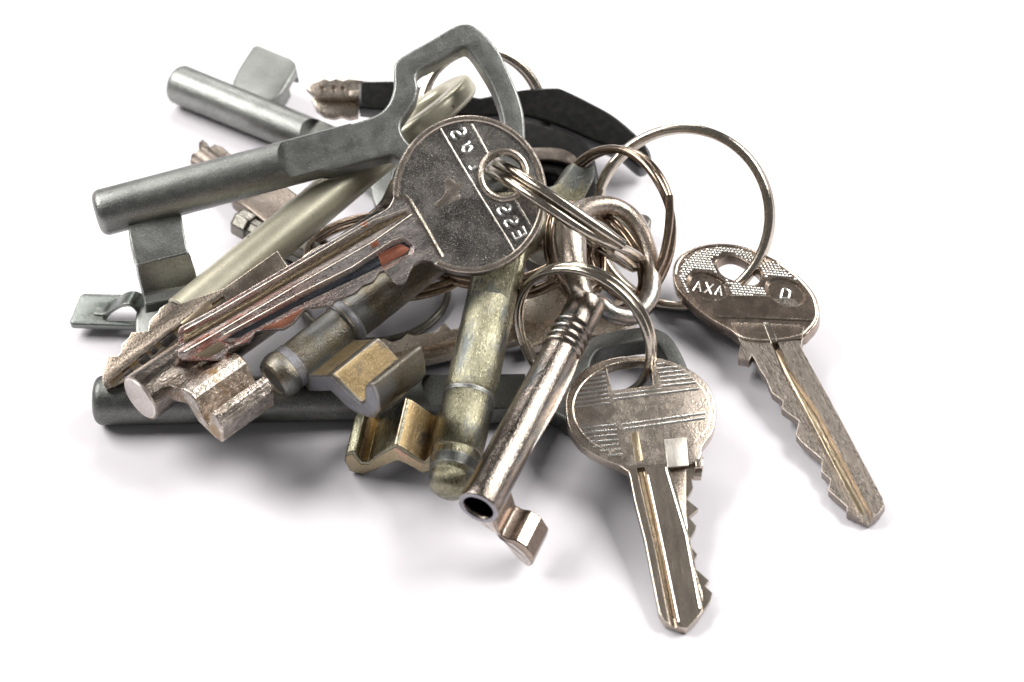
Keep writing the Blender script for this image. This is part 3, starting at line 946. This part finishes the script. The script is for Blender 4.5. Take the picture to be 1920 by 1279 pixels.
part('groove_edge_highlight', tube([(x, y, -.018) for x, y in f.poly([(1215, 890), (1245, 1030), (1273, 1165)])], .011, seg=6), LETTER, k)  # same painted highlight beside the left groove
part('channel_floor', plate(f.poly([(1256, 880), (1286, 880), (1286, 960), (1290, 1003), (1300, 1060), (1316, 1110), (1318, 1130), (1291, 1003)], -.085), [], -.079, .02, .004, 1), BROWN_NICKEL, k)  # darker plate, paints shade into the recessed channel
part('milled_step_glint', plate(f.poly([(1245, 824), (1287, 820), (1291, 872), (1252, 876)], .003), [], .003, .05, .006, 1), MILLED_GLINT, k, label='milled square on the head, its reflected light painted bright')  # pale plate where the channel start catches light, brightness is in the colour
part('groove_start', plate(f.poly([(1182, 812), (1196, 809), (1206, 862), (1192, 868)], .003), [], .003, .05, .006, 1), GOLD_EDGE, k)
part('tab', plate(f.poly([(1304, 860), (1319, 856), (1319, 874), (1304, 878)], 0.0), [], 0.0, .2, .02, 2), NICKEL, k)

# ================================================================== right nickel key with knurled head
f = Frame(P(1390, 470, .85), P(1640, 958, .27)-P(1390, 470, .85), direction(74, -20))
k = thing('cylinder_key', f, 'brownish nickel key at the far right with a dotted oval head on the big ring', 'key', G_CYL)
T = .25
hd = cr([(1261, 514), (1265, 492), (1278, 476), (1302, 463), (1333, 456), (1367, 456), (1398, 462), (1427, 473), (1456, 487), (1487, 508), (1511, 530), (1529, 554), (1536, 578), (1536, 594), (1529, 610), (1518, 622), (1506, 632), (1470, 640), (1420, 642), (1388, 634), (1370, 620), (1336, 601), (1302, 577), (1276, 551), (1265, 534)], 4, True)
hl = cr([(1344, 490), (1360, 481), (1379, 482), (1405, 496), (1423, 512), (1424, 526), (1412, 534), (1388, 529), (1358, 517), (1346, 502)], 4, True)
head = plate(f.poly(hd), [f.poly(hl)], 0, T, .03, 3)
ovl = ell(1327, 536, 41, 25, 22, 0, 360, 32)
ovr = ell(1473, 547, 41, 25, 22, 0, 360, 32)


def dish(px, c, d):
    top = f.poly(px)
    bot = f.poly([(c[0]+(x-c[0])*.86, c[1]+(y-c[1])*.86) for x, y in px])
    return groove(bot, top, -d, .0005)


def scaled(pts, cx, cy, s):
    return [(cx+(x-cx)*s, cy+(y-cy)*s) for x, y in pts]


head = boolean(head, [dish(ovl, (1327, 536), .05), dish(ovr, (1473, 547), .05)])
part('head', head, NICKEL_DARK, k, angle=28)
part('rim_line', tube([(x, y, .0) for x, y in f.poly(scaled(hd, 1398, 548, .955)[:-22])], .02, seg=7), NICKEL, k)
part('ridge', tube([(x, y, .0) for x, y in f.poly([(1342, 594), (1430, 597), (1524, 601)])], .022, seg=7), WIRE, k)
part('ridge', tube([(x, y, .0) for x, y in f.poly([(1368, 555), (1400, 555), (1443, 556)])], .014, seg=7), NICKEL, k)


def inside(p, poly):
    c = False
    j = len(poly)-1
    for i in range(len(poly)):
        a, b = poly[i], poly[j]
        if (a[1] > p[1]) != (b[1] > p[1]) and p[0] < (b[0]-a[0])*(p[1]-a[1])/(b[1]-a[1])+a[0]:
            c = not c
        j = i
    return c


kn_o, kn_h = f.poly(scaled(hd, 1398, 545, .90)), f.poly(scaled(hl, 1385, 507, 1.22))
kn_l, kn_r = f.poly(scaled(ovl, 1327, 536, 1.1)), f.poly(scaled(ovr, 1473, 547, 1.1))
la, lb = Vector(f.on(1290, 552)), Vector(f.on(1560, 556))
pitch = .062
bm = bmesh.new()
cx0, cy0 = f.on(1398, 520)
for i in range(-26, 27):
    for j in range(-26, 27):
        x = cx0 + (i + .5*(j % 2))*pitch
        y = cy0 + j*pitch*.87
        p = (x, y)
        if not inside(p, kn_o) or inside(p, kn_h) or inside(p, kn_l) or inside(p, kn_r):
            continue
        d = lb-la
        if d.x*(y-la.y)-d.y*(x-la.x) < 0 if (d.x*(cy0-la.y)-d.y*(cx0-la.x)) > 0 else d.x*(y-la.y)-d.y*(x-la.x) > 0:
            continue
        h = pitch*.5
        vs = [bm.verts.new((x+h*math.cos(R(60*q+30)), y+h*math.sin(R(60*q+30)), -.002)) for q in range(6)]
        vt = [bm.verts.new((x+h*.45*math.cos(R(60*q+30)), y+h*.45*math.sin(R(60*q+30)), .02)) for q in range(6)]
        bm.faces.new(vt)
        for q in range(6):
            bm.faces.new((vs[q], vs[(q+1) % 6], vt[(q+1) % 6], vt[q]))
part('knurling', from_bm(bm), LETTER, k, kind='stuff', angle=60)
for ch, cx, cy, w, h in (('A', 1308, 534, 15, 19), ('X', 1329, 538, 14, 19), ('A', 1348, 542, 13, 18)):
    letter(ch, f, k, cx, cy, w, h, 12, .017, LETTER, -.044)
letter('D', f, k, 1473, 548, 15, 18, 14, .02, LETTER, -.044)
bl = [(1340, 560), (1360, 600), (1384, 632), (1389, 645), (1386, 655), (1383, 672), (1404, 676), (1410, 666), (1416, 676), (1424, 692), (1437, 712), (1447, 736), (1468, 752), (1465, 765), (1498, 789), (1492, 815), (1503, 829), (1541, 861), (1540, 884), (1557, 899), (1553, 919), (1588, 950), (1587, 960), (1628, 978), (1648, 962), (1659, 946), (1655, 934), (1573, 780), (1502, 650), (1505, 636), (1520, 610), (1490, 560)]
blade = plate(f.poly(bl, -.02), [], -.02, T-.05, .01, 1)
gb = f.poly([(1436, 612), (1441, 611), (1475, 690), (1530, 775), (1630, 965), (1638, 990), (1622, 990), (1608, 965), (1520, 790), (1470, 695)], -.02)
gt = f.poly([(1429, 605), (1444, 604), (1482, 688), (1540, 773), (1638, 960), (1648, 1000), (1612, 1000), (1598, 965), (1510, 792), (1461, 695)], -.02)
blade = boolean(blade, [groove(gb, gt, -.1, .05)])
part('blade', blade, NICKEL_BLADE, k, angle=22)
part('groove_floor', plate(f.poly([(1446, 634), (1476, 694), (1528, 778), (1618, 950), (1622, 964), (1610, 962), (1521, 789), (1471, 697), (1444, 636)], -.1), [], -.095, .02, .004, 1), GOLD_EDGE, k)
part('shoulder_step', plate(f.poly([(1370, 606), (1378, 604), (1500, 609), (1508, 612), (1504, 634), (1440, 640), (1386, 632)], .012), [], .012, .03, .008, 2), NICKEL_DARK, k)
part('groove_start', plate(f.poly([(1431, 604), (1443, 604), (1458, 640), (1446, 644)], .017), [], .017, .03, .006, 1), WIRE, k)

# ================================================================== flat key lying under the olive key
f = plane_frame((1085, 580, .5), (720, 668), 82, 0)
k = thing('cylinder_key', f, 'flat nickel key half hidden under the olive key, toothed edge facing up', 'key', G_CYL)
bl = [(990, 575), (960, 590), (870, 611), (858, 615), (846, 618), (832, 604), (818, 622), (800, 625), (778, 629), (763, 625), (752, 636), (735, 641), (718, 634), (706, 647), (660, 658), (640, 690), (660, 702), (785, 679), (860, 661), (960, 640), (985, 633), (1010, 620)]
me = plate(f.poly(bl, -.03), [], -.03, .17, .012, 1)
me = boolean(me, [groove(f.poly([(640, 684), (780, 656), (1000, 608), (1000, 614), (780, 663), (640, 692)], -.03), f.poly([(640, 679), (780, 651), (1000, 603), (1000, 620), (780, 669), (640, 698)], -.03), -.10, .05)])
part('blade', me, NICKEL_LIGHT, k, angle=22)
hd = cr([(985, 560), (1030, 530), (1085, 520), (1145, 525), (1190, 550), (1200, 585), (1175, 615), (1120, 630), (1060, 632), (1025, 641), (995, 650), (985, 643), (992, 634), (975, 615), (972, 585)], 4, True)
part('head', plate(f.poly(hd), [f.poly(ell(1135, 548, 24, 17, 10, 0, 360, 28))], 0, .24, .04, 3), NICKEL_LIGHT, k)

# ================================================================== black-headed car key at the back
f = plane_frame((1090, 215, 1.05), (620, 175), 62, 0)
k = thing('car_key', f, 'black plastic headed key at the back, its short dimpled metal blade pointing left', 'key', 'black headed keys')
hd = [(672, 156), (680, 151), (735, 150), (780, 160), (900, 182), (960, 170)] + cr([(985, 166), (1040, 163), (1062, 169), (1105, 190), (1150, 215), (1190, 248), (1215, 275), (1222, 296), (1216, 309), (1202, 314), (1188, 305)], 4) + cr([(1165, 284), (1150, 278), (1110, 262), (1060, 240), (1010, 223), (975, 215)], 4) + [(900, 218), (735, 207), (672, 201)]
part('head', plate(f.poly(hd), [], 0, .5, .06, 4), BLACK, k, angle=40)
top = [(574, 165), (583, 156), (598, 151), (608, 146), (618, 150), (632, 146), (642, 150), (655, 146), (672, 149), (695, 152), (695, 182), (690, 181), (655, 182), (600, 182), (586, 176)]
blade = plate(f.poly(top, -.05), [], -.05, .2, .03, 2)
blade = boolean(blade, [groove(f.poly(ell(x, 168, 3.5, 7, 0, 0, 360, 10), -.05), f.poly(ell(x, 168, 6.5, 11, 0, 0, 360, 10), -.05), -.11, .02) for x in (604, 625, 642)])
part('blade', blade, NICKEL, k)
low = [(584, 184), (600, 180), (672, 181), (672, 216), (655, 220), (640, 215), (625, 219), (606, 214), (592, 203)]
part('blade', plate(f.poly(low, -.28), [], -.28, .22, .03, 2), NICKEL, k, label='lower half of the blade with a scalloped edge')
part('stem', plate(f.poly([(655, 170), (690, 168), (690, 180), (655, 181)], -.02), [], -.02, .1, .02, 2), NICKEL, k)

# second black bow in the gap behind the silver head
f = plane_frame((1050, 330, .78), (1000, 330), 78, 10)
k = thing('car_key', f, 'black plastic key bow showing in the dark gap right of the round silver head', 'key', 'black headed keys')
hd = cr([(960, 225), (1020, 232), (1075, 250), (1107, 275), (1120, 315), (1124, 360), (1112, 400), (1070, 425), (1000, 420), (950, 380), (930, 300)], 4, True)
part('head', plate(f.poly(hd), [f.poly(cr([(1010, 325), (1050, 330), (1050, 365), (1015, 370)], 4, True))], 0, .55, .08, 4), BLACK, k, angle=40)
part('metal_band', plate(f.poly(cr([(985, 280), (1012, 276), (1042, 277), (1066, 283), (1080, 294), (1079, 308), (1062, 305), (1035, 299), (1005, 299), (985, 300)], 3, True), .12), [], .12, .1, .02, 2), BROWN_STEEL, k)
part('blade', plate(f.poly([(960, 360), (930, 300), (820, 350), (800, 400), (850, 410)], -.2), [], -.2, .18, .02, 1), DARK_STEEL, k)

# dark steel flat key at the back right
f = plane_frame((1150, 432, .37), (1222, 410), 84, 0)
k = thing('cylinder_key', f, 'dark steel key lying behind the rings, only its rounded tip in view', 'key', G_CYL)
part('blade', plate(f.poly([(1060, 430), (1150, 404)] + cr([(1190, 399), (1212, 401), (1222, 411), (1218, 424)], 3) + [(1150, 447), (1080, 470)]), [], 0, .26, .05, 3), DARK_STEEL, k)
part('head', plate(f.poly(ell(1040, 458, 65, 45, 0, 0, 360, 32), .03), [], .03, .3, .05, 3), DARK_STEEL, k)

# ================================================================== small brown key behind the grey shank
f = axis_frame((372, 290, .32), (545, 428, .36), 80, 0)
k = thing('lever_key', f, 'small brown grey key behind the grey shank, blunt notched end pointing up left', 'key', G_LEVER)
xe = f.on(640, 500)[0]
x2 = f.on(520, 405)[0]
part('shank', lathe([(.1, 0), (.1, .2), (.14, .24), (xe, .24), (xe+.02, 0)], 32), BROWN_STEEL, k, angle=40)
hb = f.poly([(356, 302), (358, 290), (372, 283), (372, 268), (380, 262), (388, 268), (394, 276), (402, 271), (418, 276), (432, 288), (420, 300), (395, 300), (372, 310)], .15)
nb = boolean(plate(hb, [], .18, .42, .05, 3), [prism(f.poly(ell(386, 291, 6, 6, 0, 0, 360, 10), .18), 0, .4)])
part('bit', nb, BROWN_STEEL, k)
nk = f.poly([(432, 372), (470, 355), (540, 350), (600, 395), (560, 430), (500, 420), (462, 390)], .25)
part('collar', plate(nk, [], .25, .3, .05, 2), BROWN_STEEL, k)

f = axis_frame((446, 415, .36), (610, 500, .36), 70, 0)
k = thing('lever_key', f, 'short dark steel rod key with an eight sided end beside the pale shank', 'key', G_LEVER)
me = lathe([(0, 0), (0, .22), (.06, .27), (.35, .27), (.37, .2), (1.0, .2), (1.02, .27), (1.3, .27), (1.32, .2), (2.8, .2), (2.8, 0)], 8)
part('shank', me, DARK_STEEL, k, angle=20, bevel=.02)
part('bit', section([(-.1, -.05), (.1, -.05), (.14, .5), (-.14, .5)], 1.45, 2.0), DARK_STEEL, k, bevel=.03)

# ================================================================== stamped steel tag key at the left
f = plane_frame((190, 582, .36), (330, 584), 80, 0)
k = thing('tag_key', f, 'flat stamped steel key at the left edge with a raised strap across its slot', 'key', 'stamped steel keys')
ot = cr([(131, 602), (133, 596), (149, 556), (152, 551), (160, 549)], 3) + [(240, 551), (330, 556), (420, 590), (420, 640), (251, 612)] + cr([(160, 609), (138, 608), (132, 606)], 3)
sl = [(196, 597), (216, 572), (232, 566), (250, 572), (262, 590), (256, 598), (225, 600)]
part('plate', plate(f.poly(ot), [f.poly(cr(sl, 3, True))], 0, .14, .04, 3), STEEL_TAG, k)
A = [(180, 579, .37), (196, 580, .38), (206, 575, .44), (217, 568, .56), (229, 562, .68), (242, 560, .74), (253, 563, .70), (262, 570, .58), (270, 580, .42)]
dv = Vector((-.02, .16, 0))
lft, rgt = [], []
for p in A:
    q = P(*p)
    lft.append(tuple(f.loc(q-Vector((.03, .13, 0)))))
    rgt.append(tuple(f.loc(q+Vector((.06, .20, 0)))))
part('strap', ribbon(cr(lft, 3), cr(rgt, 3), .07), STEEL_TAG, k, bevel=.015, angle=50)
pl = cr([(253, 622), (253, 600), (256, 582), (262, 575), (272, 572)], 3) + [(310, 572), (345, 590), (330, 640), (260, 640)]
part('raised_plate', plate(f.poly(pl, .2), [], .2, .22, .05, 3), ZINC, k)

# ================================================================== rings
ring('split_ring', 'large double steel ring standing upright at the right, threaded through the dotted key', 1278, 408, 160, 166, 0, 1.21, -1, .088, gap=110)
ring('split_ring', 'upright double ring behind the large one, with a loose wire end at its right', 1144, 432, 104, 152, 0, 1.3, -1, .072, gap=250, lift=.14, mat=WIRE_BROWN)
ring('split_ring', 'double ring seen edge on, reaching from the round silver head down to the right', 1058, 402, 163, 6, 34, 2.15, 1, .09, gap=48, lift=.16)
ring('split_ring', 'small thin ring through the hole of the striped oval key', 1094, 627, 140, 104, 45, 1.25, -1, .068, gap=120)
ring('split_ring', 'ring standing at the back inside the open grey bow', 905, 218, 123, 114, 90, 1.02, 1, .08, gap=300)
ring('split_ring', 'brownish ring lying low under the round silver head', 920, 440, 150, 96, 0, 1.15, 1, .065, gap=200, mat=WIRE_BROWN)
ring('split_ring', 'brownish double ring lying behind the pale shank', 735, 478, 160, 80, 0, .9, 1, .06, gap=150, mat=WIRE_BROWN)
ring('split_ring', 'dark thin ring lying on the table under the collared brass key', 700, 545, 140, 97, 0, .08, 1, .05, gap=180, mat=DARK_STEEL)
ring('split_ring', 'small dark ring tangled inside the thick wire bow', 1168, 512, 72, 40, 38, .75, 1, .05, gap=30, mat=WIRE_BROWN)
ring('split_ring', 'brown double ring standing left of the thick wire bow', 1078, 470, 92, 50, 78, 1.2, 1, .055, gap=200, mat=WIRE_BROWN)
ring('split_ring', 'dark brown ring lying between the olive key and the thick wire bow', 1012, 500, 84, 40, -28, .95, 1, .055, gap=210, mat=WIRE_BROWN)
ring('split_ring', 'dark ring leaning inside the right part of the thick wire bow', 1150, 478, 84, 34, 58, 1.15, -1, .05, gap=40, mat=WIRE_BROWN)
